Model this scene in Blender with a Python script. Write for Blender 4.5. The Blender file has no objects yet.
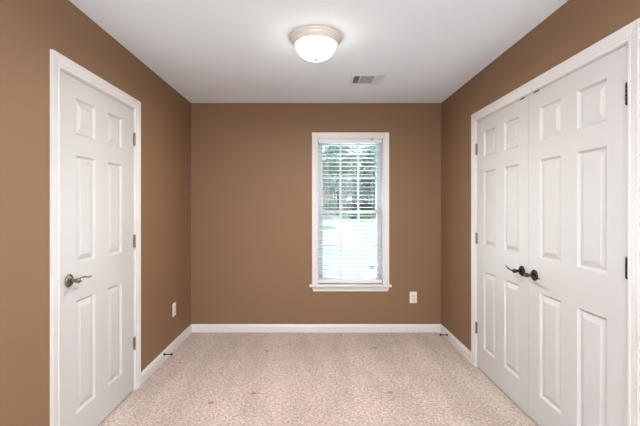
import bpy, bmesh, math, random
from mathutils import Vector, Matrix
random.seed(7)
S = bpy.context.scene
COL = S.collection
PI = math.pi

# ------------------------------------------------------------------ camera, world, lights, exposure
F = 381.0
XL, XR, YB, ZC = -1.305, 1.360, 4.06, 2.440
CAMZ = 1.343
cd = bpy.data.cameras.new('camera'); cam = bpy.data.objects.new('camera', cd); COL.objects.link(cam)
cam.location = (0, 0, CAMZ); cam.rotation_euler = (PI/2, 0, 0)
cd.sensor_width = 36; cd.lens = F/640*36; cd.shift_x = 6.5/640; cd.shift_y = -7/640
cd.clip_start = 0.02; cd.clip_end = 400
S.camera = cam

W = bpy.data.worlds.new('sky'); S.world = W; W.use_nodes = True
wn = W.node_tree; wn.nodes.clear()
wo = wn.nodes.new('ShaderNodeOutputWorld'); wb = wn.nodes.new('ShaderNodeBackground')
tc = wn.nodes.new('ShaderNodeTexCoord'); sp = wn.nodes.new('ShaderNodeSeparateXYZ')
rp = wn.nodes.new('ShaderNodeValToRGB')
rp.color_ramp.elements[0].position = 0.0; rp.color_ramp.elements[0].color = (.90, .95, 1, 1)
rp.color_ramp.elements[1].position = 0.8; rp.color_ramp.elements[1].color = (.62, .78, 1, 1)
wn.links.new(tc.outputs['Generated'], sp.inputs[0]); wn.links.new(sp.outputs['Z'], rp.inputs[0])
wn.links.new(rp.outputs[0], wb.inputs[0]); wb.inputs[1].default_value = 1.15
wn.links.new(wb.outputs[0], wo.inputs[0])

def area(name, loc, rot, sx, sy, power, col, portal=False):
    l = bpy.data.lights.new(name, 'AREA'); l.shape = 'RECTANGLE'; l.size = sx; l.size_y = sy
    l.energy = power; l.color = col
    o = bpy.data.objects.new(name, l); COL.objects.link(o); o.location = loc; o.rotation_euler = rot
    if portal: l.cycles.is_portal = True
    return o
P_REAR_FILL, P_CEIL_FILL, P_WIN, BOWL_E, P_LAMP = 28, 50, 25, 5.5, 12.5
# added fill light, shining in through the made-up rear opening
area('rear_fill_light', (0.03, -1.25, 1.30), (PI/2, 0, 0), 1.9, 2.0, P_REAR_FILL, (.92, .96, 1.0))
# added fill light behind the camera, aimed up to brighten the ceiling
area('ceiling_fill', (0.03, -.25, 1.75), (PI+math.radians(12), 0, 0), .9, .5, P_CEIL_FILL, (.86, .93, 1.0))
# daylight arriving at the window
area('window_daylight', (0.58, YB+.50, 1.05), (-PI/2-math.radians(14), 0, -math.radians(24)), .9, 1.5, P_WIN, (.86, .93, 1.0))
area('window_portal', (0.395, YB+.17, 1.28), (-PI/2, 0, 0), .70, 1.56, 1, (1, 1, 1), True)
S.view_settings.view_transform = 'Standard'; S.view_settings.look = 'None'
S.view_settings.exposure = 1.24; S.view_settings.gamma = 1.0
S.view_settings.use_curve_mapping = False

# ------------------------------------------------------------------ materials
def lin(c): return tuple(((v/255)/12.92 if v/255 <= .04045 else ((v/255+.055)/1.055)**2.4) for v in c)+(1,)
def mat(name, rgb, rough=.5, metal=0, spec=.5, bump=None, var=None, emis=None, coat=0):
    m = bpy.data.materials.new(name); m.use_nodes = True; nt = m.node_tree
    b = nt.nodes['Principled BSDF']; b.inputs['Base Color'].default_value = lin(rgb)
    b.inputs['Roughness'].default_value = rough; b.inputs['Metallic'].default_value = metal
    b.inputs['Specular IOR Level'].default_value = spec; b.inputs['Coat Weight'].default_value = coat
    t = nt.nodes.new('ShaderNodeTexCoord')
    if bump:
        sc, st, dist = bump
        n = nt.nodes.new('ShaderNodeTexNoise'); n.inputs['Scale'].default_value = sc; n.inputs['Detail'].default_value = 3
        bp = nt.nodes.new('ShaderNodeBump'); bp.inputs['Strength'].default_value = st; bp.inputs['Distance'].default_value = dist
        nt.links.new(t.outputs['Object'], n.inputs['Vector']); nt.links.new(n.outputs['Fac'], bp.inputs['Height'])
        nt.links.new(bp.outputs[0], b.inputs['Normal'])
    if var:
        sc, rgb2 = var
        n = nt.nodes.new('ShaderNodeTexNoise'); n.inputs['Scale'].default_value = sc; n.inputs['Detail'].default_value = 4
        mx = nt.nodes.new('ShaderNodeMix'); mx.data_type = 'RGBA'
        mx.inputs[6].default_value = lin(rgb); mx.inputs[7].default_value = lin(rgb2)
        nt.links.new(t.outputs['Object'], n.inputs['Vector']); nt.links.new(n.outputs['Fac'], mx.inputs[0])
        nt.links.new(mx.outputs[2], b.inputs['Base Color'])
    if emis:
        b.inputs['Emission Color'].default_value = emis[0]+(1,); b.inputs['Emission Strength'].default_value = emis[1]
    return m
M = {}
M['wall'] = mat('tan_wall_paint', (136, 105, 78), .62, spec=.35, bump=(260, .12, .002), var=(1.5, (133, 103, 76)))
M['ceiling'] = mat('ceiling_paint', (238, 247, 255), .9, spec=.2, bump=(180, .1, .002))
M['trim'] = mat('white_trim_paint', (220, 217, 215), .38, var=(6, (217, 214, 212)))
M['door'] = mat('white_door_paint', (200, 198, 196), .42, bump=(120, .03, .001), var=(4, (197, 195, 193)))
M['vinyl'] = mat('white_vinyl', (205, 210, 215), .4, bump=(60, .02, .001))
M['blind'] = mat('blind_slat_white', (225, 226, 229), .4, bump=(60, .03, .001))
M['pewter'] = mat('aged_pewter', (150, 140, 128), .24, metal=1, var=(60, (112, 100, 88)))
M['bronze'] = mat('dark_bronze', (84, 74, 68), .2, metal=1, var=(60, (46, 39, 34)))
M['hinge'] = mat('aged_nickel', (164, 152, 134), .3, metal=.9, var=(80, (128, 116, 98)))
M['blackmetal'] = mat('door_stop_bronze', (42, 34, 30), .45, metal=.6, var=(60, (30, 24, 20)))
M['rubber'] = mat('dark_rubber', (30, 28, 27), .7, bump=(90, .05, .001))
M['plate'] = mat('outlet_white', (235, 228, 218), .35, bump=(50, .01, .001))
M['socket'] = mat('outlet_socket', (214, 206, 196), .4, bump=(50, .01, .001))
M['dark'] = mat('dark_slot', (35, 32, 30), .8, bump=(50, .02, .001))
M['ventw'] = mat('vent_enamel', (226, 227, 230), .45, bump=(70, .02, .001))
M['duct'] = mat('duct_metal', (176, 142, 116), .7, metal=.2, bump=(30, .05, .002))
M['lampring'] = mat('lamp_ring_satin', (232, 226, 218), .38, metal=.1, var=(30, (226, 220, 212)))
M['finial'] = mat('lamp_finial', (176, 168, 160), .35, metal=.5, bump=(50, .02, .001))
M['bowl'] = mat('lit_frosted_glass', (250, 246, 236), .4, emis=((1.0, .93, .82), BOWL_E), bump=(40, .02, .001))
M['cord'] = mat('white_cord', (225, 225, 225), .8, bump=(200, .1, .001))
M['sticker'] = mat('sticker_ink', (95, 100, 112), .5, bump=(50, .02, .001))
M['concrete'] = mat('pale_concrete', (190, 192, 194), .9, var=(.6, (182, 182, 180)), bump=(20, .1, .01))
M['lawn'] = mat('lawn_green', (118, 150, 88), .95, var=(.8, (95, 128, 70)), bump=(12, .5, .05))
M['asphalt'] = mat('grey_asphalt', (150, 148, 150), .9, var=(.4, (138, 136, 138)), bump=(20, .1, .01))
M['bark'] = mat('tree_bark', (110, 95, 82), .9, var=(3, (85, 72, 60)), bump=(8, .5, .05))
M['leafa'] = mat('leaf_green', (168, 186, 168), .8, var=(.5, (140, 162, 144)))
M['leafb'] = mat('leaf_dark_green', (150, 168, 156), .8, var=(.5, (126, 146, 136)))
M['bushg'] = mat('bush_bright_green', (124, 160, 112), .85, var=(.8, (100, 136, 90)))
M['shrub'] = mat('shrub_dark', (112, 126, 118), .85, var=(2, (90, 104, 96)))
M['roof'] = mat('grey_shingle', (120, 116, 118), .9, var=(1, (104, 100, 102)), bump=(6, .3, .03))
M['housetrim'] = mat('house_white', (238, 238, 238), .6, bump=(10, .05, .01))
M['housepane'] = mat('house_window_glass', (120, 132, 144), .15, bump=(2, .02, .01))

def brick():
    m = bpy.data.materials.new('pink_brick'); m.use_nodes = True; nt = m.node_tree; b = nt.nodes['Principled BSDF']
    t = nt.nodes.new('ShaderNodeTexCoord'); mp = nt.nodes.new('ShaderNodeMapping'); mp.inputs['Rotation'].default_value = (PI/2, 0, 0)
    bk = nt.nodes.new('ShaderNodeTexBrick'); bk.inputs['Color1'].default_value = lin((200, 168, 162)); bk.inputs['Color2'].default_value = lin((186, 150, 144))
    bk.inputs['Mortar'].default_value = lin((205, 196, 188)); bk.inputs['Scale'].default_value = 4
    nt.links.new(t.outputs['Object'], mp.inputs[0]); nt.links.new(mp.outputs[0], bk.inputs['Vector'])
    nt.links.new(bk.outputs[0], b.inputs['Base Color']); b.inputs['Roughness'].default_value = .9
    return m
M['brick'] = brick()

def glass():
    m = bpy.data.materials.new('window_glass'); m.use_nodes = True; nt = m.node_tree; nt.nodes.clear()
    o = nt.nodes.new('ShaderNodeOutputMaterial'); mx = nt.nodes.new('ShaderNodeMixShader')
    tr = nt.nodes.new('ShaderNodeBsdfTransparent'); gl = nt.nodes.new('ShaderNodeBsdfGlossy'); gl.inputs['Roughness'].default_value = .02
    fr = nt.nodes.new('ShaderNodeFresnel'); fr.inputs[0].default_value = 1.35
    tr.inputs[0].default_value = (.95, .98, .96, 1)
    nt.links.new(fr.outputs[0], mx.inputs[0]); nt.links.new(tr.outputs[0], mx.inputs[1]); nt.links.new(gl.outputs[0], mx.inputs[2])
    nt.links.new(mx.outputs[0], o.inputs[0]); return m
M['glass'] = glass()

DENTS = [(-.70, 2.60), (-.43, 2.73), (.55, 2.74), (-.43, 3.53), (.58, 3.60)]
def carpet():
    m = bpy.data.materials.new('beige_carpet'); m.use_nodes = True; nt = m.node_tree; b = nt.nodes['Principled BSDF']
    L = nt.links.new; N = nt.nodes.new
    t = N('ShaderNodeTexCoord')
    def noise(scale, det, vec=None, rough=.5):
        n = N('ShaderNodeTexNoise'); n.inputs['Scale'].default_value = scale; n.inputs['Detail'].default_value = det; n.inputs['Roughness'].default_value = rough
        L(vec if vec else t.outputs['Object'], n.inputs['Vector']); return n.outputs['Fac']
    def ramp(src, p0, c0, p1, c1):
        r = N('ShaderNodeValToRGB'); r.color_ramp.elements[0].position = p0; r.color_ramp.elements[0].color = c0
        r.color_ramp.elements[1].position = p1; r.color_ramp.elements[1].color = c1; L(src, r.inputs[0]); return r.outputs[0]
    def mixc(f, a, c, mode='MIX'):
        x = N('ShaderNodeMix'); x.data_type = 'RGBA'; x.blend_type = mode
        if isinstance(f, float): x.inputs[0].default_value = f
        else: L(f, x.inputs[0])
        L(a, x.inputs[6]); L(c, x.inputs[7]); return x.outputs[2]
    # tuft speckle at two sizes
    v = N('ShaderNodeTexVoronoi'); v.inputs['Scale'].default_value = 120; L(t.outputs['Object'], v.inputs['Vector'])
    sep = N('ShaderNodeSeparateColor'); L(v.outputs['Color'], sep.inputs[0])
    tuft = ramp(sep.outputs[0], .0, lin((138, 114, 97)), 1.0, lin((226, 208, 196)))
    blot = ramp(noise(60, 5, rough=.75), .38, lin((150, 126, 109)), .62, lin((226, 208, 196)))
    c = mixc(.5, tuft, blot)
    # nap brushed two ways by the vacuum: long soft strokes running to the window
    mp = N('ShaderNodeMapping'); mp.inputs['Scale'].default_value = (3.6, .8, 1); mp.inputs['Rotation'].default_value = (0, 0, .06)
    L(t.outputs['Object'], mp.inputs[0])
    nap = ramp(noise(1.1, 3, mp.outputs[0], .6), .40, (.90, .88, .87, 1), .60, (1.05, 1.05, 1.05, 1))
    c = mixc(1.0, c, nap, 'MULTIPLY')
    nap2 = ramp(noise(3.5, 4, rough=.6), .35, (.95, .945, .94, 1), .65, (1.03, 1.03, 1.03, 1))
    c = mixc(1.0, c, nap2, 'MULTIPLY')
    # dents left by furniture feet, coloured darker brown
    acc = None
    for x, y in DENTS:
        d = N('ShaderNodeVectorMath'); d.operation = 'DISTANCE'; d.inputs[1].default_value = (x, y, 0); L(t.outputs['Object'], d.inputs[0])
        mr = N('ShaderNodeMapRange'); mr.inputs['From Min'].default_value = .014; mr.inputs['From Max'].default_value = .026
        mr.inputs['To Min'].default_value = 1; mr.inputs['To Max'].default_value = 0; L(d.outputs['Value'], mr.inputs[0])
        if acc is None: acc = mr.outputs[0]
        else:
            a = N('ShaderNodeMath'); a.operation = 'ADD'; L(acc, a.inputs[0]); L(mr.outputs[0], a.inputs[1]); acc = a.outputs[0]
    k = N('ShaderNodeMath'); k.operation = 'MULTIPLY'; k.inputs[1].default_value = .85; L(acc, k.inputs[0])
    br = N('ShaderNodeRGB'); br.outputs[0].default_value = lin((150, 118, 98))
    c = mixc(k.outputs[0], c, br.outputs[0])
    L(c, b.inputs['Base Color'])
    b.inputs['Roughness'].default_value = 1; b.inputs['Specular IOR Level'].default_value = .1
    b.inputs['Sheen Weight'].default_value = .25; b.inputs['Sheen Roughness'].default_value = .6
    bp = N('ShaderNodeBump'); bp.inputs['Strength'].default_value = .9; bp.inputs['Distance'].default_value = .006
    h1 = N('ShaderNodeMath'); h1.operation = 'SUBTRACT'; L(noise(120, 4, rough=.7), h1.inputs[0]); L(acc, h1.inputs[1])
    L(h1.outputs[0], bp.inputs['Height']); L(bp.outputs[0], b.inputs['Normal'])
    return m
M['carpet'] = carpet()

# ------------------------------------------------------------------ helpers
class MB:
    def __init__(s): s.v = []; s.f = []; s.smooth = set()
    def vert(s, p): s.v.append(tuple(p)); return len(s.v)-1
    def face(s, idx, smooth=False):
        s.f.append(tuple(idx))
        if smooth: s.smooth.add(len(s.f)-1)
    def box(s, x0, y0, z0, x1, y1, z1, T=None):
        T = T or (lambda a, b, c: (a, b, c))
        i = [s.vert(T(x, y, z)) for x in (x0, x1) for y in (y0, y1) for z in (z0, z1)]
        for q in ((0, 1, 3, 2), (4, 6, 7, 5), (0, 4, 5, 1), (2, 3, 7, 6), (0, 2, 6, 4), (1, 5, 7, 3)):
            s.face([i[k] for k in q])
    def lathe(s, prof, c, axis=(0, 0, 1), n=32):
        """prof: (radius, distance along axis)"""
        ax = Vector(axis).normalized(); u = ax.orthogonal().normalized(); w = ax.cross(u); c = Vector(c); rings = []
        for r, h in prof:
            if r < 1e-6: rings.append([s.vert(c+ax*h)]); continue
            rings.append([s.vert(c+ax*h+(u*math.cos(2*PI*k/n)+w*math.sin(2*PI*k/n))*r) for k in range(n)])
        for a, b in zip(rings, rings[1:]):
            for k in range(n):
                k2 = (k+1) % n
                if len(a) == 1 and len(b) > 1: s.face((a[0], b[k], b[k2]), True)
                elif len(b) == 1 and len(a) > 1: s.face((a[k], b[0], a[k2]), True)
                elif len(a) > 1: s.face((a[k], b[k], b[k2], a[k2]), True)
        for r in (rings[0], rings[-1]):
            if len(r) > 1: s.face(r)
    def sweep(s, pts, radii, n=10, flat=1.0, flat_axis=(0, 0, 1)):
        pts = [Vector(p) for p in pts]; rings = []; fa = Vector(flat_axis)
        for i, p in enumerate(pts):
            t = (pts[min(i+1, len(pts)-1)]-pts[max(i-1, 0)]).normalized()
            u = (fa-t*fa.dot(t)).normalized(); w = t.cross(u)
            rings.append([s.vert(p+u*math.cos(2*PI*k/n)*radii[i]*flat+w*math.sin(2*PI*k/n)*radii[i]) for k in range(n)])
        for a, b in zip(rings, rings[1:]):
            for k in range(n): s.face((a[k], b[k], b[(k+1) % n], a[(k+1) % n]), True)
        s.face(rings[0]); s.face(rings[-1])
    def build(s, name, m, parent=None, kind=None, bevel=0, recalc=True):
        off = parent_loc(parent) if parent else Vector((0, 0, 0))
        me = bpy.data.meshes.new(name)
        me.from_pydata([tuple(Vector(p)-off) for p in s.v], [], s.f)
        for k in s.smooth: me.polygons[k].use_smooth = True
        bm = bmesh.new(); bm.from_mesh(me)
        if recalc: bmesh.ops.recalc_face_normals(bm, faces=bm.faces)
        bm.to_mesh(me); bm.free()
        me.materials.append(m)
        o = bpy.data.objects.new(name, me); COL.objects.link(o)
        if parent: o.parent = parent
        if kind: o['kind'] = kind
        if bevel:
            b = o.modifiers.new('bevel', 'BEVEL'); b.width = bevel; b.segments = 2; b.limit_method = 'ANGLE'; b.angle_limit = .6
        return o
def parent_loc(p):
    v = Vector((0, 0, 0))
    while p: v += Vector(p.location); p = p.parent
    return v
def empty(name, loc, parent=None, kind=None):
    o = bpy.data.objects.new(name, None); COL.objects.link(o); o.empty_display_size = .1
    o.location = Vector(loc)-(parent_loc(parent) if parent else Vector((0, 0, 0)))
    if parent: o.parent = parent
    if kind: o['kind'] = kind
    return o
def tag(o, label, cat, group=None):
    o['label'] = label; o['category'] = cat
    if group: o['group'] = group
    return o
# wall frames: (along, height, out of the wall into the room) -> world
TL = lambda a, z, h: (XL+h, a, z)
TR = lambda a, z, h: (XR-h, a, z)
TB = lambda a, z, h: (a, YB-h, z)

def wall_with_holes(name, T, a0, a1, holes, th=.12, ztop=ZC):
    """holes: (a0,a1,z0,z1)"""
    mb = MB(); A = sorted({a0, a1, *[h[0] for h in holes], *[h[1] for h in holes]}); Z = sorted({0, ztop, *[h[2] for h in holes], *[h[3] for h in holes]})
    solid = lambda i, j: 0 <= i < len(A)-1 and 0 <= j < len(Z)-1 and not any(h[0] <= (A[i]+A[i+1])/2 <= h[1] and h[2] <= (Z[j]+Z[j+1])/2 <= h[3] for h in holes)
    D = {}
    def v(i, j, k):
        if (i, j, k) not in D: D[(i, j, k)] = mb.vert(T(A[i], Z[j], -th if k else 0))
        return D[(i, j, k)]
    for i in range(len(A)-1):
        for j in range(len(Z)-1):
            if not solid(i, j): continue
            mb.face((v(i, j, 0), v(i+1, j, 0), v(i+1, j+1, 0), v(i, j+1, 0))); mb.face((v(i, j, 1), v(i+1, j, 1), v(i+1, j+1, 1), v(i, j+1, 1)))
            if not solid(i-1, j): mb.face((v(i, j, 0), v(i, j+1, 0), v(i, j+1, 1), v(i, j, 1)))
            if not solid(i+1, j): mb.face((v(i+1, j, 0), v(i+1, j+1, 0), v(i+1, j+1, 1), v(i+1, j, 1)))
            if not solid(i, j-1): mb.face((v(i, j, 0), v(i+1, j, 0), v(i+1, j, 1), v(i, j, 1)))
            if not solid(i, j+1): mb.face((v(i, j+1, 0), v(i+1, j+1, 0), v(i+1, j+1, 1), v(i, j+1, 1)))
    return mb.build(name, M['wall'], kind='structure')

# colonial casing profile: (distance out from the opening, height off the wall)
CAS = [(0, 0), (0, .008), (.002, .0095), (.012, .0105), (.016, .0085), (.020, .0105), (.030, .0125), (.042, .0145), (.050, .0165), (.056, .0168), (.058, .016), (.058, 0)]
def casing_mb(T, a0, a1, z0, z1, w=.062, closed=False):
    mb = MB(); k = w/.058; rings = []
    P = [(d*k, h) for d, h in CAS]
    path = [lambda d: (a0-d, z0), lambda d: (a0-d, z1+d), lambda d: (a1+d, z1+d), lambda d: (a1+d, z0)]
    for fn in path: rings.append([mb.vert(T(*fn(d), h)) for d, h in P])
    n = len(P)
    for a, b in zip(rings, rings[1:]):
        for i in range(n): mb.face((a[i], b[i], b[(i+1) % n], a[(i+1) % n]))
    mb.face(rings[0]); mb.face(rings[-1]); return mb
def board_mb(T, a0, a1, prof, z0=0):
    """extrude (height off wall, z) profile along a"""
    mb = MB(); r = [[mb.vert(T(a, z0+z, h)) for h, z in prof] for a in (a0, a1)]; n = len(prof)
    for i in range(n): mb.face((r[0][i], r[1][i], r[1][(i+1) % n], r[0][(i+1) % n]))
    mb.face(r[0]); mb.face(r[1]); return mb
BASE = [(0, 0), (.0135, 0), (.0135, .060), (.0125, .063), (.0105, .066), (.0085, .074), (.0065, .080), (.0045, .084), (.003, .085), (0, .085)]

# ------------------------------------------------------------------ room geometry numbers
YR = -.55                                   # rear wall
LD0, LD1 = 1.960, 2.771                     # left door slab
CD0, CDM, CD1 = 1.648, 2.412, 3.173         # closet leaves
ZT = 2.044; G = .003; RV = .005; JT = .018
WX0, WX1, WZ0, WZ1 = .050, .738, .508, 2.058 # window opening

# ------------------------------------------------------------------ structure
mb = MB(); mb.box(XL-.9, YR-1.4, -.12, XR+.9, YB, 0); mb.build('floor', M['carpet'], kind='structure')
mb = MB(); vx0, vx1, vy0, vy1 = .342, .582, 3.200, 3.400
mb.box(XL-.9, YR-1.4, ZC, vx0, YB+.12, ZC+.12); mb.box(vx1, YR-1.4, ZC, XR+.9, YB+.12, ZC+.12)
mb.box(vx0, YR-1.4, ZC, vx1, vy0, ZC+.12); mb.box(vx0, vy1, ZC, vx1, YB+.12, ZC+.12)
ceil = mb.build('ceiling', M['ceiling'], kind='structure')
wall_with_holes('wall_left', TL, YR, YB, [(LD0-G-JT, LD1+G+JT, 0, ZT+G+JT)])
wall_with_holes('wall_right', TR, YR, YB, [(CD0-G-JT, CD1+G+JT, 0, ZT+G+JT)])
wall_with_holes('wall_back', TB, XL-.12, XR+.12, [(WX0-.02, WX1+.02, WZ0-.03, WZ1+.02)], th=.16)
TRr = lambda a, z, h: (a, YR+h, z)
wall_with_holes('wall_rear', TRr, XL-.12, XR+.12, [(-1.0, 1.06, 0, 2.12)])  # unseen wide opening, made up so the rear fill light can enter
def shell(name, x0, y0, x1, y1, skip, m=M['wall'], t=.04):
    mb = MB()
    if 'x0' not in skip: mb.box(x0-t, y0, 0, x0, y1, ZC)
    if 'x1' not in skip: mb.box(x1, y0, 0, x1+t, y1, ZC)
    if 'y0' not in skip: mb.box(x0, y0-t, 0, x1, y0, ZC)
    if 'y1' not in skip: mb.box(x0, y1, 0, x1, y1+t, ZC)
    return mb.build(name, m, kind='structure')
shell('wall_closet', XR+.12, 1.4, XR+.8, 3.45, ('x0',))
shell('wall_side_room', XL-.8, 1.6, XL-.12, 3.1, ('x1',))
shell('wall_hall', XL-.12, YR-1.3, XR+.12, YR-.12, ('y1',), M['ceiling'])

CO = G+RV
LCa, LCb = LD0-CO, LD1+CO; CCa, CCb = CD0-CO, CD1+CO; ZCas = ZT+CO; CW = .067
board_mb(TB, XL, XR, BASE).build('baseboard_back', M['trim'], kind='structure')
board_mb(TL, LCb+CW, YB-.0135, BASE).build('baseboard_left', M['trim'], kind='structure')
board_mb(TL, YR, LCa-CW, BASE).build('baseboard_left_front', M['trim'], kind='structure')
board_mb(TR, CCb+CW, YB-.0135, BASE).build('baseboard_right', M['trim'], kind='structure')
board_mb(TR, YR, CCa-CW, BASE).build('baseboard_right_front', M['trim'], kind='structure')

def door_trim(name, T, a0, a1):
    """jamb, stop and casing round a doorway; a0,a1 are the slab edges"""
    e = empty(name, T((a0+a1)/2, 0, 0), kind='structure')
    casing_mb(T, a0-CO, a1+CO, 0, ZCas, CW).build('casing', M['trim'], e)
    mb = MB(); j0, j1, zt = a0-G, a1+G, ZT+G
    for lo, hi in ((j0-JT, j0), (j1, j1+JT)): mb.box(lo, 0, -.12, hi, zt+JT, 0, lambda a, z, h: T(a, z, h))
    mb.box(j0, zt, -.12, j1, zt+JT, 0, lambda a, z, h: T(a, z, h)); mb.build('jamb', M['trim'], e)
    mb = MB(); s0 = -.050
    for lo, hi in ((j0, j0+.012), (j1-.012, j1)): mb.box(lo, 0, s0-.03, hi, zt, s0, T)
    mb.box(j0+.012, zt-.012, s0-.03, j1-.012, zt, s0, T); mb.build('door_stop_strip', M['trim'], e)
    return e
trL = door_trim('trim_1', TL, LD0, LD1)
trR = door_trim('trim_2', TR, CD0, CD1)

# ------------------------------------------------------------------ doors
ROWS = [(.195, .820), (1.025, 1.622), (1.737, 1.938)]
FR_L = [0, .170, .398, .568, .790, 1.0]
FR_R = [0, .160, .422, .593, .848, 1.0]
PROF = [(0, 0), (.003, .004), (.008, .010), (.012, .0125), (.016, .0125), (.044, .0035), (.047, .003)]
def door_slab(e, T, a0, a1, z0, FR=FR_L, th=.035, hf=-.002):
    Wd = a1-a0; A = [a0+f*Wd for f in FR]; Z = [z0, *[q for r in ROWS for q in r], ZT]
    mb = MB(); D = {}
    def v(i, j, k):
        if (i, j, k) not in D: D[(i, j, k)] = mb.vert(T(A[i], Z[j], hf-(0, .016, th)[k]))
        return D[(i, j, k)]
    nA, nZ = len(A)-1, len(Z)-1
    for i in range(nA):
        for j in range(nZ):
            hole = i in (1, 3) and j in (1, 3, 5)
            k = 1 if hole else 0
            mb.face((v(i, j, k), v(i+1, j, k), v(i+1, j+1, k), v(i, j+1, k)))
            mb.face((v(i, j, 2), v(i, j+1, 2), v(i+1, j+1, 2), v(i+1, j, 2)))
            if hole:
                for p, q in (((i, j), (i+1, j)), ((i+1, j), (i+1, j+1)), ((i+1, j+1), (i, j+1)), ((i, j+1), (i, j))):
                    mb.face((v(*p, 0), v(*q, 0), v(*q, 1), v(*p, 1)))
    for i in range(nA):
        for j in (0, nZ): mb.face((v(i, j, 0), v(i+1, j, 0), v(i+1, j, 2), v(i, j, 2)))
    for j in range(nZ):
        for i in (0, nA): mb.face((v(i, j, 0), v(i, j+1, 0), v(i, j+1, 2), v(i, j, 2)))
    mb.build('door_slab', M['door'], e)
    for c in (1, 3):
        for (p0, p1) in ROWS:
            q = MB(); rings = []
            x0, x1 = A[c]+.0002, A[c+1]-.0002; y0, y1 = p0+.0002, p1-.0002
            P = [(0, .0155)]+PROF
            for d, dep in P: rings.append([q.vert(T(a, z, hf-dep)) for a, z in ((x0+d, y0+d), (x1-d, y0+d), (x1-d, y1-d), (x0+d, y1-d))])
            for r, s_ in zip(rings, rings[1:]):
                for k in range(4): q.face((r[k], r[(k+1) % 4], s_[(k+1) % 4], s_[k]))
            q.face(rings[-1]); q.face(rings[0][::-1])
            q.build('raised_panel', M['door'], e)
def nrm(T): return (Vector(T(0, 0, 1))-Vector(T(0, 0, 0)))
def hinge(e, T, a, z, m, side=1, mleaf=None):
    """side: the slab lies at +side of the pin along the wall"""
    h = .0055; L = .089; n = 5; mb = MB(); seg = L/n
    for k in range(n):
        z0 = z-L/2+k*seg
        mb.lathe([(.0058, 0), (.0064, .001), (.0064, seg-.0016), (.0058, seg-.0006)], T(a, z0, h), n=14)
    b = mb.build('hinge', m, e)
    q = MB(); q.lathe([(.0, -.005), (.0035, -.004), (.005, -.001), (.005, 0)], T(a, z-L/2, h), n=12)
    q.lathe([(.005, 0), (.005, .001), (.0035, .004), (0, .005)], T(a, z+L/2, h), n=12)
    q.build('hinge_pin', m, b)
    q = MB(); q.box(a+side*.0015, z-L/2, -.0019, a+side*.013, z+L/2, .0008, T); q.build('hinge_leaf', mleaf or m, b)
def lever(e, T, a, z, s, m, shape):
    """rose, neck and curved lever; s is the direction the lever points along the wall"""
    n = nrm(T); r = MB()
    r.lathe([(0, -.003), (.030, -.003), (.0335, 0), (.0345, .003), (.033, .007), (.028, .011), (.024, .0125), (.0215, .0155), (.016, .018), (.0, .019)], T(a, z, 0), n, 36)
    ro = r.build('handle_rose', m, e)
    q = MB(); q.lathe([(.012, .015), (.0105, .022), (.0095, .030), (.011, .040), (.0135, .046), (.014, .052), (.0125, .058), (.007, .062), (0, .063)], T(a, z, 0), n, 24)
    q.build('handle_neck', m, ro)
    # smooth the control points
    pts = []; rad = []; C = shape; N = 28
    def cr(p0, p1, p2, p3, t): return .5*((2*p1)+(-p0+p2)*t+(2*p0-5*p1+4*p2-p3)*t*t+(-p0+3*p1-3*p2+p3)*t**3)
    for k in range(N+1):
        u = k/N*(len(C)-1); i = min(int(u), len(C)-2); t = u-i
        g = [C[max(0, min(len(C)-1, i+d))] for d in (-1, 0, 1, 2)]
        x, zz, h, rr = [cr(*[p[c] for p in g], t) for c in range(4)]
        pts.append(T(a+s*x, z+zz, h)); rad.append(max(rr, .0012))
    q = MB(); q.sweep(pts, rad, 12, .75); q.build('handle_lever', m, ro)
WAVE = [(-.010, -.006, .050, .008), (.004, -.003, .053, .0110), (.019, .008, .055, .0095), (.036, .013, .056, .0070), (.058, .010, .056, .0062), (.082, .003, .055, .0058), (.100, .002, .054, .0052), (.116, .006, .053, .0030)]
RISE = [(-.010, -.002, .050, .008), (.004, -.002, .053, .0105), (.020, .001, .055, .0085), (.038, .001, .056, .0062), (.060, .004, .056, .0055), (.080, .008, .055, .0055), (.096, .013, .054, .0048), (.108, .018, .053, .0025)]

d1 = empty('door_1', TL((LD0+LD1)/2, 0, 0), kind='structure')
door_slab(d1, TL, LD0, LD1, .012)
for z in (1.828, 1.088, .345): hinge(d1, TL, LD1+G/2, z, M['hinge'], -1)
lever(d1, TL, LD0+.072, .945, 1, M['pewter'], WAVE)
mb = MB(); mb.box(LD0-.0024, .945-.028, -.030, LD0, .945+.028, -.0025, TL); mb.build('latch_plate', M['bronze'], d1)

d2 = empty('door_2', TR((CDM+CD1)/2, 0, 0), kind='structure')
door_slab(d2, TR, CDM+.0015, CD1, .010, [1-f for f in FR_R[::-1]])
for z in (1.815, 1.075, .331): hinge(d2, TR, CD1+G/2, z, M['hinge'], -1)
lever(d2, TR, CDM+.070, .920, 1, M['bronze'], RISE)
d3 = empty('door_3', TR((CDM+CD0)/2, 0, 0), kind='structure')
door_slab(d3, TR, CD0, CDM-.0015, .016, FR_R)
for z in (1.828, 1.075, .331): hinge(d3, TR, CD0-G/2, z, M['bronze'], 1, M['hinge'])
lever(d3, TR, CDM-.070, .918, -1, M['bronze'], [(x*1.22 if x > .02 else x, z*.6, h, r) for x, z, h, r in WAVE])
for e, a in ((d2, 2.482), (d3, 2.326)):
    mb = MB(); mb.box(a-.026, ZT-.0045, -.028, a+.026, ZT+.0025, .0005, TR)
    mb.lathe([(.006, 0), (.006, .001), (.004, .0025), (0, .003)], TR(a, ZT, -.012), n=12)
    mb.build('ball_catch', M['bronze'], e)

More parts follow.
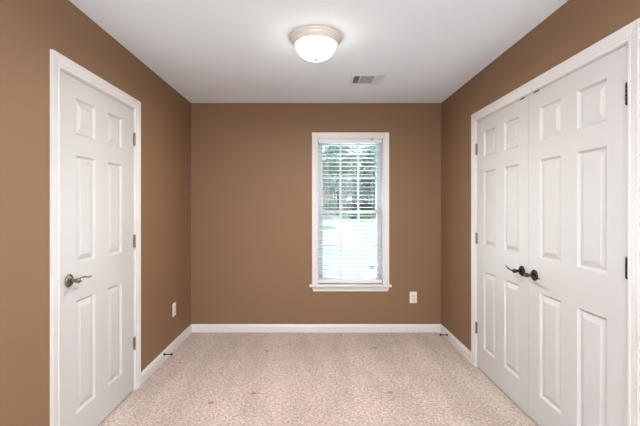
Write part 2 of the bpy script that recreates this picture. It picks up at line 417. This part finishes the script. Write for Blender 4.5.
# ------------------------------------------------------------------ window
w1 = empty('window_1', (.394, YB, WZ0), kind='structure')
casing_mb(TB, WX0, WX1, WZ0, WZ1, .066).build('window_casing', M['trim'], w1)
mb = MB()
for x0, x1 in ((WX0-.02, WX0), (WX1, WX1+.02)): mb.box(x0, YB, WZ0, x1, YB+.16, WZ1+.02)
mb.box(WX0, YB, WZ1, WX1, YB+.16, WZ1+.02); mb.build('window_jamb', M['trim'], w1)
STOOL = [(-.10, -.026), (.030, -.026), (.036, -.022), (.038, -.013), (.036, -.004), (.030, 0), (-.10, 0)]
mb = board_mb(TB, WX0-.0199, WX1+.0199, [(-.16, -.03), (-.0, -.03), (-.0, 0), (-.16, 0)], WZ0)
r = board_mb(TB, WX0-.066-.027, WX1+.066+.025, [(0, -.026), (.030, -.026), (.036, -.022), (.038, -.013), (.036, -.004), (.030, 0), (0, 0)], WZ0)
o = len(mb.v); mb.v += r.v; mb.f += [tuple(i+o for i in f) for f in r.f]
mb.build('window_stool', M['trim'], w1)
APR = [(0, 0), (.008, 0), (.012, .004), (.013, .012), (.014, .030), (.0165, .042), (.017, .049), (0, .049)]
mb = MB(); ax0, ax1 = WX0-.066, WX1+.066
rr = [[mb.vert(TB(a+(s*(.049-z)*.28), WZ0-.026-.049+z, h)) for h, z in APR] for a, s in ((ax0, 1), (ax1, -1))]
for i in range(len(APR)): mb.face((rr[0][i], rr[1][i], rr[1][(i+1) % len(APR)], rr[0][(i+1) % len(APR)]))
mb.face(rr[0]); mb.face(rr[1]); mb.build('window_apron', M['trim'], w1)

def sash(name, z0, z1, y, bot, top):
    mb = MB(); x0, x1 = WX0, WX1; st = .050; t = .030
    gx0, gx1 = x0+st, x1-st; gz0, gz1 = z0+bot, z1-top
    mb.box(x0, y, z0, gx0, y+t, z1); mb.box(gx1, y, z0, x1, y+t, z1)
    mb.box(gx0, y, z0, gx1, y+t, gz0); mb.box(gx0, y, gz1, gx1, y+t, z1)
    s = mb.build(name, M['vinyl'], w1, bevel=.002)
    mb = MB(); mw = .011; zc = (gz0+gz1)/2
    for k in (1, 2):
        xc = gx0+(gx1-gx0)*k/3
        mb.box(xc-mw, y+.008, gz0, xc+mw, y+.014, zc-mw); mb.box(xc-mw, y+.008, zc+mw, xc+mw, y+.014, gz1)
    mb.box(gx0, y+.008, zc-mw, gx1, y+.014, zc+mw)
    mb.build('muntin_grid', M['vinyl'], s)
    mb = MB(); mb.box(gx0, y+.016, gz0, gx1, y+.020, gz1); mb.build('window_pane', M['glass'], s)
    return s, gx0, gx1, gz0, gz1
ZM = 1.275
lower, gx0, gx1, gz0, gz1 = sash('lower_sash', WZ0+.004, ZM+.02, YB+.088, .060, .035)
sash('upper_sash', ZM-.012, WZ1, YB+.121, .032, .045)
# small sticker on the lower right pane
mb = MB(); sx, sz, sy = .640, .668, YB+.1035
mb.box(sx-.030, sy, sz+.004, sx+.028, sy+.0004, sz+.012)
for k in range(5): mb.box(sx-.028+k*.012, sy, sz+.013, sx-.020+k*.012, sy+.0004, sz+.024+(k % 2)*.004)
i = [mb.vert((sx+a, sy+b, sz+c)) for b in (0, .0004) for a, c in ((-.018, -.002), (.024, -.002), (.014, -.014), (.003, -.022), (-.008, -.014))]
mb.face(i[:5]); mb.face(i[5:])
for k in range(5): mb.face((i[k], i[(k+1) % 5], i[5+(k+1) % 5], i[5+k]))
mb.build('pane_sticker', M['sticker'], lower)['label'] = 'small dark grey sticker with a downward point'

# ------------------------------------------------------------------ blind
BX0, BX1 = WX0+.006, WX1-.006; BY = YB+.040
bl = empty('window_blind', ((BX0+BX1)/2, BY, WZ0))
tag(bl, 'white horizontal slat blind lowered inside the only window with slats open', 'window blind')
mb = MB(); mb.box(BX0, YB+.012, WZ1-.040, BX1, YB+.066, WZ1-.001); mb.build('headrail', M['blind'], bl, bevel=.002)
mb = MB()
for x0, x1, z0, z1 in ((BX0, BX1, WZ1-.030, WZ1-.002),): mb.box(x0, YB+.003, z0, x1, YB+.010, z1)
mb.build('valance', M['blind'], bl, bevel=.0025)
NS = 33; zt, zb = WZ1-.066, WZ0+.062; pitch = (zt-zb)/(NS-1); tilt = math.radians(-2.5)
mb = MB()
for k in range(NS):
    z = zt-k*pitch; n = 6; row = []
    for j in range(n+1):
        u = (j/n-.5)*.050; c = .0022*(1-(2*j/n-1)**2)
        yy = u*math.cos(tilt); zz = c-u*math.sin(-tilt)*-1
        row.append((BY+yy, z+zz))
    top = [(mb.vert((BX0, y, q+.0014)), mb.vert((BX1, y, q+.0014))) for y, q in row]
    bot = [(mb.vert((BX0, y, q-.0014)), mb.vert((BX1, y, q-.0014))) for y, q in row]
    for a, b in zip(top, top[1:]): mb.face((a[0], b[0], b[1], a[1]), True)
    for a, b in zip(bot, bot[1:]): mb.face((a[0], a[1], b[1], b[0]), True)
    mb.face((top[0][0], top[0][1], bot[0][1], bot[0][0])); mb.face((top[-1][0], bot[-1][0], bot[-1][1], top[-1][1]))
    for e in (0, 1): mb.face([t[e] for t in top]+[t[e] for t in reversed(bot)])
mb.build('slats', M['blind'], bl)
mb = MB(); mb.box(BX0, BY-.026, WZ0+.012, BX1, BY+.026, WZ0+.046); mb.build('bottom_rail', M['blind'], bl, bevel=.004)
for x in (BX0+.10, BX1-.10):
    mb = MB()
    for yy in (-.0265, .0265): mb.box(x-.0009, BY+yy-.0006, WZ0+.04, x+.0009, BY+yy+.0006, WZ1-.04)
    mb.build('ladder_cord', M['cord'], bl)
mb = MB(); hx = (372.5-313.5)/93.85; mb.box(hx-.012, YB-.004, WZ1-.006, hx+.012, YB+.003, WZ1-.0005)
mb.sweep([(hx, YB-.002, WZ1-.004), (hx, YB-.004, WZ1-.012), (hx+.002, YB-.002, WZ1-.018)], [.002, .002, .0015], 8, flat_axis=(1, 0, 0))
mb.build('tilt_hook', M['bronze'], bl)

# ------------------------------------------------------------------ ceiling light
lc = (.016, 2.48, ZC)
cl = empty('ceiling_light', lc); tag(cl, 'round flush ceiling light with satin ring and glowing frosted glass bowl', 'ceiling light')
mb = MB(); mb.lathe([(0, 0), (.168, 0), (.171, -.002), (.171, -.010), (.168, -.014), (.163, -.016), (.160, -.022), (.159, -.030), (.156, -.034), (.150, -.038), (.146, -.046), (.140, -.051), (.134, -.053), (.130, -.051), (.130, -.03), (0, -.03)], lc, n=64)
mb.build('trim_ring', M['lampring'], cl)
mb = MB(); mb.lathe([(0, -.031)]+[(.129*math.sin(t)**.95, -.046-.100*math.cos(t)) for t in [PI/2*(1-k/16) for k in range(16)]]+[(0, -.146)], lc, n=64)
mb.build('glass_bowl', M['bowl'], cl)
mb = MB(); mb.lathe([(.018, -.1405), (.020, -.144), (.018, -.148), (.012, -.151), (.006, -.153), (0, -.1535)], lc, n=20)
mb.build('finial', M['finial'], cl)

l = bpy.data.lights.new('lamp_downlight', 'AREA'); l.shape = 'DISK'; l.size = .20; l.energy = P_LAMP; l.color = (1.0, .95, .88)
lo = bpy.data.objects.new('lamp_downlight', l); COL.objects.link(lo); lo.location = (0, 0, -.170); lo.parent = cl

# ------------------------------------------------------------------ ceiling vent
VX0, VX1, VY0, VY1 = .317, .607, 3.175, 3.425
ve = empty('ceiling_vent', ((VX0+VX1)/2, (VY0+VY1)/2, ZC)); tag(ve, 'white metal air vent with three louvre sections, flush in the ceiling', 'air vent')
fb = .026; zf = ZC-.006
IX0, IX1, IY0, IY1 = VX0+fb, VX1-fb, VY0+fb, VY1-fb
s1, s2 = IX0+.055, IX1-.062; bw = .006
mb = MB(); rg = []
for d, z in ((0, 0), (.002, -.004), (.008, -.006), (fb, -.006), (fb, 0)):
    rg.append([mb.vert((x, y, ZC+z)) for x, y in ((VX0+d, VY0+d), (VX1-d, VY0+d), (VX1-d, VY1-d), (VX0+d, VY1-d))])
for a, b in zip(rg, rg[1:]):
    for k in range(4): mb.face((a[k], a[(k+1) % 4], b[(k+1) % 4], b[k]))
for s in (s1, s2): mb.box(s-bw, IY0, ZC-.006, s+bw, IY1, ZC)
mb.build('vent_frame', M['ventw'], ve)
def slat(mb, c0, c1, along, tilt, w=.016, t=.0012):
    # thin tilted blade from c0 to c1
    c0, c1 = Vector(c0), Vector(c1); d = (c1-c0).normalized(); side = d.cross(Vector((0, 0, 1)))
    u = side*math.cos(tilt)+Vector((0, 0, 1))*math.sin(tilt); n = d.cross(u)
    idx = [mb.vert(c+u*a*w/2+n*b*t/2) for c in (c0, c1) for a, b in ((-1, -1), (1, -1), (1, 1), (-1, 1))]
    for k in range(4): mb.face((idx[k], idx[(k+1) % 4], idx[4+(k+1) % 4], idx[4+k]))
    mb.face(idx[:4]); mb.face(idx[4:])
zs = ZC-.0005
def bank(x0, x1, ydir, tl):
    mb = MB()
    if ydir:
        n = max(2, round((x1-x0)/.012))
        for k in range(n):
            x = x0+(k+.5)*(x1-x0)/n; slat(mb, (x, IY0, zs), (x, IY1, zs), 1, tl, .011)
    else:
        n = round((IY1-IY0)/.017)
        for k in range(n):
            y = IY0+(k+.5)*(IY1-IY0)/n; slat(mb, (x0, y, zs), (x1, y, zs), 0, tl, .013)
    return mb.build('louvre_bank', M['ventw'], ve)
bank(IX0, s1-bw, True, math.radians(66)); bank(s1+bw, s2-bw, False, math.radians(-42)); bank(s2+bw, IX1, True, math.radians(-30))
mb = MB(); t_ = .002; X0, X1, Y0, Y1, Z0, Z1 = .3425, .5815, 3.2005, 3.3995, ZC+.001, ZC+.30
mb.box(X0, Y0, Z0, X0+t_, Y1, Z1); mb.box(X1-t_, Y0, Z0, X1, Y1, Z1); mb.box(X0, Y0, Z0, X1, Y0+t_, Z1); mb.box(X0, Y1-t_, Z0, X1, Y1, Z1); mb.box(X0, Y0, Z1, X1, Y1, Z1+t_)
mb.build('duct', M['duct'], ve)

# ------------------------------------------------------------------ outlets
def outlet(T, a, z, label):
    e = empty('wall_outlet', T(a, z-.06, 0)); tag(e, label, 'wall outlet', 'white wall outlets')
    mb = MB(); rg = []; w, h = .0385, .061
    for d, k in ((0, 0), (0, .002), (.003, .0052), (.006, .006)):
        rg.append([mb.vert(T(x, y, k)) for x, y in ((a-w+d, z-h+d), (a+w-d, z-h+d), (a+w-d, z+h-d), (a-w+d, z+h-d))])
    for p, q in zip(rg, rg[1:]):
        for k in range(4): mb.face((p[k], p[(k+1) % 4], q[(k+1) % 4], q[k]))
    mb.face(rg[-1]); mb.face(rg[0]); mb.build('cover_plate', M['plate'], e)
    for s in (-1, 1):
        zc = z+s*.0195; mb = MB(); pts = []
        for k in range(24):
            t = 2*PI*k/24; pts.append((max(-.0165, min(.0165, .0185*math.cos(t))), max(-.0135, min(.0135, .0175*math.sin(t)))))
        b0 = [mb.vert(T(a+x, zc+y, .006)) for x, y in pts]; b1 = [mb.vert(T(a+x, zc+y, .0075)) for x, y in pts]
        for k in range(24): mb.face((b0[k], b0[(k+1) % 24], b1[(k+1) % 24], b1[k]))
        mb.face(b0); mb.face(b1); so = mb.build('socket', M['socket'], e)
        mb = MB()
        for dx, hh in ((-.0065, .004), (.0065, .0045)): mb.box(a+dx-.001, zc+.003-hh, .0074, a+dx+.001, zc+.003+hh, .0078, lambda p, q, r_: T(p, q, r_))
        mb.lathe([(.0026, .0074), (.0026, .0078)], T(a, zc-.0085, 0), nrm(T), 10)
        mb.build('socket_slots', M['dark'], so)
    mb = MB(); mb.lathe([(.003, .006), (.003, .0072), (0, .0076)], T(a, z, 0), nrm(T), 12); mb.build('screw', M['plate'], e)
outlet(TB, 1.064, .369, 'white wall outlet low on the back wall, right of the window')
outlet(TL, 3.565, .375, 'white wall outlet low on the left wall, past the single door')

# ------------------------------------------------------------------ door stops
def door_stop(T, a, z, L, label):
    e = empty('door_stop', T(a, z, .0135)); tag(e, label, 'door stop', 'dark rod door stops on the baseboards')
    n = nrm(T); mb = MB(); mb.lathe([(.0125, 0), (.0125, .003), (.009, .007), (.0055, .010)], T(a, z, .0135), n, 20)
    mb.build('base', M['blackmetal'], e)
    mb = MB(); mb.lathe([(.0052, .008), (.0045, .012), (.0045, L-.016), (.006, L-.012)], T(a, z, .0135), n, 16); mb.build('rod', M['blackmetal'], e)
    mb = MB(); mb.lathe([(.0075, L-.012), (.0095, L-.010), (.0098, L-.003), (.008, L), (0, L)], T(a, z, .0135), n, 16); mb.build('rubber_tip', M['rubber'], e)
door_stop(TL, 3.29, .062, .072, 'short dark door stop on the left baseboard below the outlet')
door_stop(TR, 3.83, .048, .076, 'short dark door stop on the right baseboard near the back corner')

# ------------------------------------------------------------------ outside the window
GZ = -.35
mb = MB(); mb.box(-40, YB+.16, GZ-.2, 60, 140, GZ); mb.build('ground', M['concrete'], kind='structure')
def lawn(pts, z, h, name, label):
    mb = MB(); a = [mb.vert((x, y, z)) for x, y in pts]; b = [mb.vert((x, y, z+h)) for x, y in pts]
    for k in range(len(pts)): mb.face((a[k], a[(k+1) % len(pts)], b[(k+1) % len(pts)], b[k]))
    mb.face(a); mb.face(b); o = mb.build(name, M['lawn']); tag(o, label, 'lawn'); return o
def blob(x0, x1, y0, y1, n=28, sd=1):
    R = random.Random(sd); cx, cy, rx, ry = (x0+x1)/2, (y0+y1)/2, (x1-x0)/2, (y1-y0)/2
    return [(cx+rx*math.cos(2*PI*k/n)*R.uniform(.93, 1), cy+ry*math.sin(2*PI*k/n)*R.uniform(.93, 1)) for k in range(n)]
lawn([(2.9, 43), (5.6, 42.4), (6.9, 47), (9.8, 60), (60, 64), (60, 130), (-40, 130), (-40, 78), (4.6, 74), (3.8, 58)], GZ, .03, 'lawn', 'wide green lawn in front of the brick house beyond the drive')
lawn(blob(-9, 2.1, 25.6, 34, 28, 3), GZ, .03, 'lawn', 'small green grass patch on the pale drive outside')
mb = MB(); mb.box(-40, 47, GZ, 2.6, 70, GZ+.02); mb.build('street', M['asphalt'], kind='structure')

def foliage(mb, c, r, n, size, R, squash=1.0):
    for _ in range(int(n)):
        while True:
            p = Vector((R.uniform(-1, 1), R.uniform(-1, 1), R.uniform(-1, 1)))
            if .35 < p.length <= 1: break
        p = Vector((p.x*r, p.y*r, p.z*r*squash))+Vector(c); s = size*R.uniform(.6, 1.3)
        u = Vector((R.gauss(0, 1), R.gauss(0, 1), R.gauss(0, 1))).normalized(); w = u.orthogonal().normalized()
        i = [mb.vert(p+u*s), mb.vert(p+w*s*.45), mb.vert(p-u*s), mb.vert(p-w*s*.45)]; mb.face(i)
def tree(x, y, h, r, m, seed, label, n=6400):
    GZ = globals()['GZ']+.045
    R = random.Random(seed); e = empty('tree', (x, y, GZ)); tag(e, label, 'tree', 'trees beyond the lawn')
    mb = MB(); mb.sweep([(x, y, GZ), (x+.1, y, GZ+h*.3), (x-.1, y+.1, GZ+h*.6), (x, y, GZ+h*.9)], [.26, .2, .14, .05], 10, flat_axis=(1, 0, 0))
    cl_ = []
    for k in range(15):
        a = k*2.4+R.uniform(-.3, .3); q = R.uniform(.25, .75)*r; zz = GZ+h*(.36+.52*(k+.5)/15)
        if zz > GZ+h*.7: q *= .7
        cl_.append((x+q*math.cos(a), y+q*math.sin(a), zz))
        mb.sweep([(x, y, zz-h*.14), (x+q*.5*math.cos(a), y+q*.5*math.sin(a), zz-h*.04), cl_[-1]], [.1, .07, .03], 6, flat_axis=(.3, .5, .8))
    mb.build('trunk', M['bark'], e)
    cl_.append((x, y, GZ+h*.88)); mb = MB()
    for c in cl_: foliage(mb, c, r*R.uniform(.42, .58), n//16, .30, R, .85)
    mb.build('foliage', m, e, recalc=False)
spec = [(-13.5, 54, 12, 4.0, 'leafa', 'green tree outside, leftmost of the near row'),
        (-2.2, 54, 12, 4.0, 'leafb', 'dark green tree outside, second from the left of the near row'),
        (9.3, 54, 10.6, 4.0, 'leafa', 'pale green tree outside, behind the right window panes'),
        (21, 54, 12, 4.0, 'leafb', 'dark green tree outside, rightmost of the near row'),
        (-8, 66, 13, 4.0, 'leafb', 'dark green tree outside, leftmost of the far row'),
        (4.2, 66, 13.0, 4.2, 'leafa', 'tall pale green tree outside, behind the left and middle window panes'),
        (15.6, 66, 12.5, 4.0, 'leafb', 'dark green tree outside, second from the right of the far row'),
        (27, 66, 12, 4.0, 'leafa', 'green tree outside, rightmost of the far row')]
for i, (x, y, h, r, m, lb) in enumerate(spec): tree(x, y, h, r, M[m], 11+i, lb)

# brick house across the lawn
hx0, hx1, hy0, hy1, hz = -5, 21, 77, 86, 4.4
hs = empty('house', (8, 81.5, GZ+.032)); tag(hs, 'pink brick house with grey roof and white windows across the lawn', 'house')
mb = MB(); mb.box(hx0, hy0, GZ+.032, hx1, hy1, hz); mb.build('wall', M['brick'], hs)
mb = MB(); ov = .4; ym = (hy0+hy1)/2; p = [(hx0-ov, hy0-ov, hz), (hx1+ov, hy0-ov, hz), (hx1+ov, hy1+ov, hz), (hx0-ov, hy1+ov, hz), (hx0+3.6, ym, hz+2.6), (hx1-3.6, ym, hz+2.6)]
i = [mb.vert(q) for q in p]
for f in ((0, 1, 5, 4), (1, 2, 5), (2, 3, 4, 5), (3, 0, 4), (3, 2, 1, 0)): mb.face([i[k] for k in f])
mb.build('roof', M['roof'], hs)
for x, z0, z1, w in ((-2.5, 1.6, 3.4, .7), (1.2, 1.6, 3.4, .7), (4.6, 2.1, 4.1, .6), (11.2, 1.6, 3.4, .7), (14.4, 1.6, 3.4, .7), (18, 1.6, 3.4, .7)):
    mb = MB(); mb.box(x-w, hy0-.06, z0, x+w, hy0-.001, z1); f = mb.build('window', M['housetrim'], hs)
    mb = MB()
    for k in (-1, 1):
        for q in (0, 1): mb.box(x+k*w/2-w*.33, hy0-.08, z0+.15+q*(z1-z0)/2, x+k*w/2+w*.33, hy0-.059, z0+(z1-z0)/2-.1+q*(z1-z0)/2)
    mb.build('pane', M['housepane'], f)
mb = MB(); mb.box(6.6, hy0-.08, GZ+.032, 7.7, hy0-.001, 3.4); mb.build('front_door', M['housetrim'], hs)
def shrub(x, y, r, label, m='shrub', n=900, lf=.09, group=None):
    GZ = globals()['GZ']+.05
    R = random.Random(int(x*10)+77); e = empty('shrub', (x, y, GZ+.03)); tag(e, label, 'shrub', group)
    mb = MB()
    for k in range(5):
        a = k*1.3; mb.sweep([(x, y, GZ+.03), (x+r*.3*math.cos(a), y+r*.3*math.sin(a), GZ+r*.5), (x+r*.6*math.cos(a), y+r*.6*math.sin(a), GZ+r)], [.03, .02, .01], 6, flat_axis=(.3, .5, .8))
    mb.build('stem', M['bark'], e)
    mb = MB(); foliage(mb, (x, y, GZ+.05+r*1.02), r, n, lf, R, .8); mb.build('foliage', M[m], e, recalc=False)
shrub(4.45, 43.6, .5, 'small dark round shrub at the near edge of the lawn outside')
for x, r, m, lb in ((-3.0, 1.3, 'shrub', 'dark bush leftmost in front of the brick house'), (0.2, 1.5, 'leafb', 'broad grey green bush second from the left before the house'), (3.5, 1.5, 'bushg', 'bright green bush before the house behind the left window panes'),
                    (7.0, 1.4, 'shrub', 'dark bush before the house front door'), (10.2, 1.4, 'shrub', 'dark bush before the house behind the right window panes'), (13.5, 1.5, 'leafb', 'grey green bush right of the dark bushes before the house'), (17.0, 1.4, 'shrub', 'dark bush rightmost in front of the brick house')):
    shrub(x, 73.4, r, lb, m, 1500, .16, 'bushes in front of the brick house')

# slim dark post by the drive
e = empty('yard_post', (6.7, 43.2, GZ+.03)); tag(e, 'slim dark post standing on the lawn right of the shrub outside', 'post')
mb = MB(); mb.lathe([(.05, 0), (.045, .1), (.035, .12), (.035, 1.15)], (6.7, 43.2, GZ+.03), n=12); mb.build('pole', M['blackmetal'], e)
mb = MB(); mb.lathe([(.04, 1.15), (.10, 1.17), (.10, 1.36), (.12, 1.38), (.0, 1.48)], (6.7, 43.2, GZ+.03), n=12); mb.build('post_cap', M['blackmetal'], e)
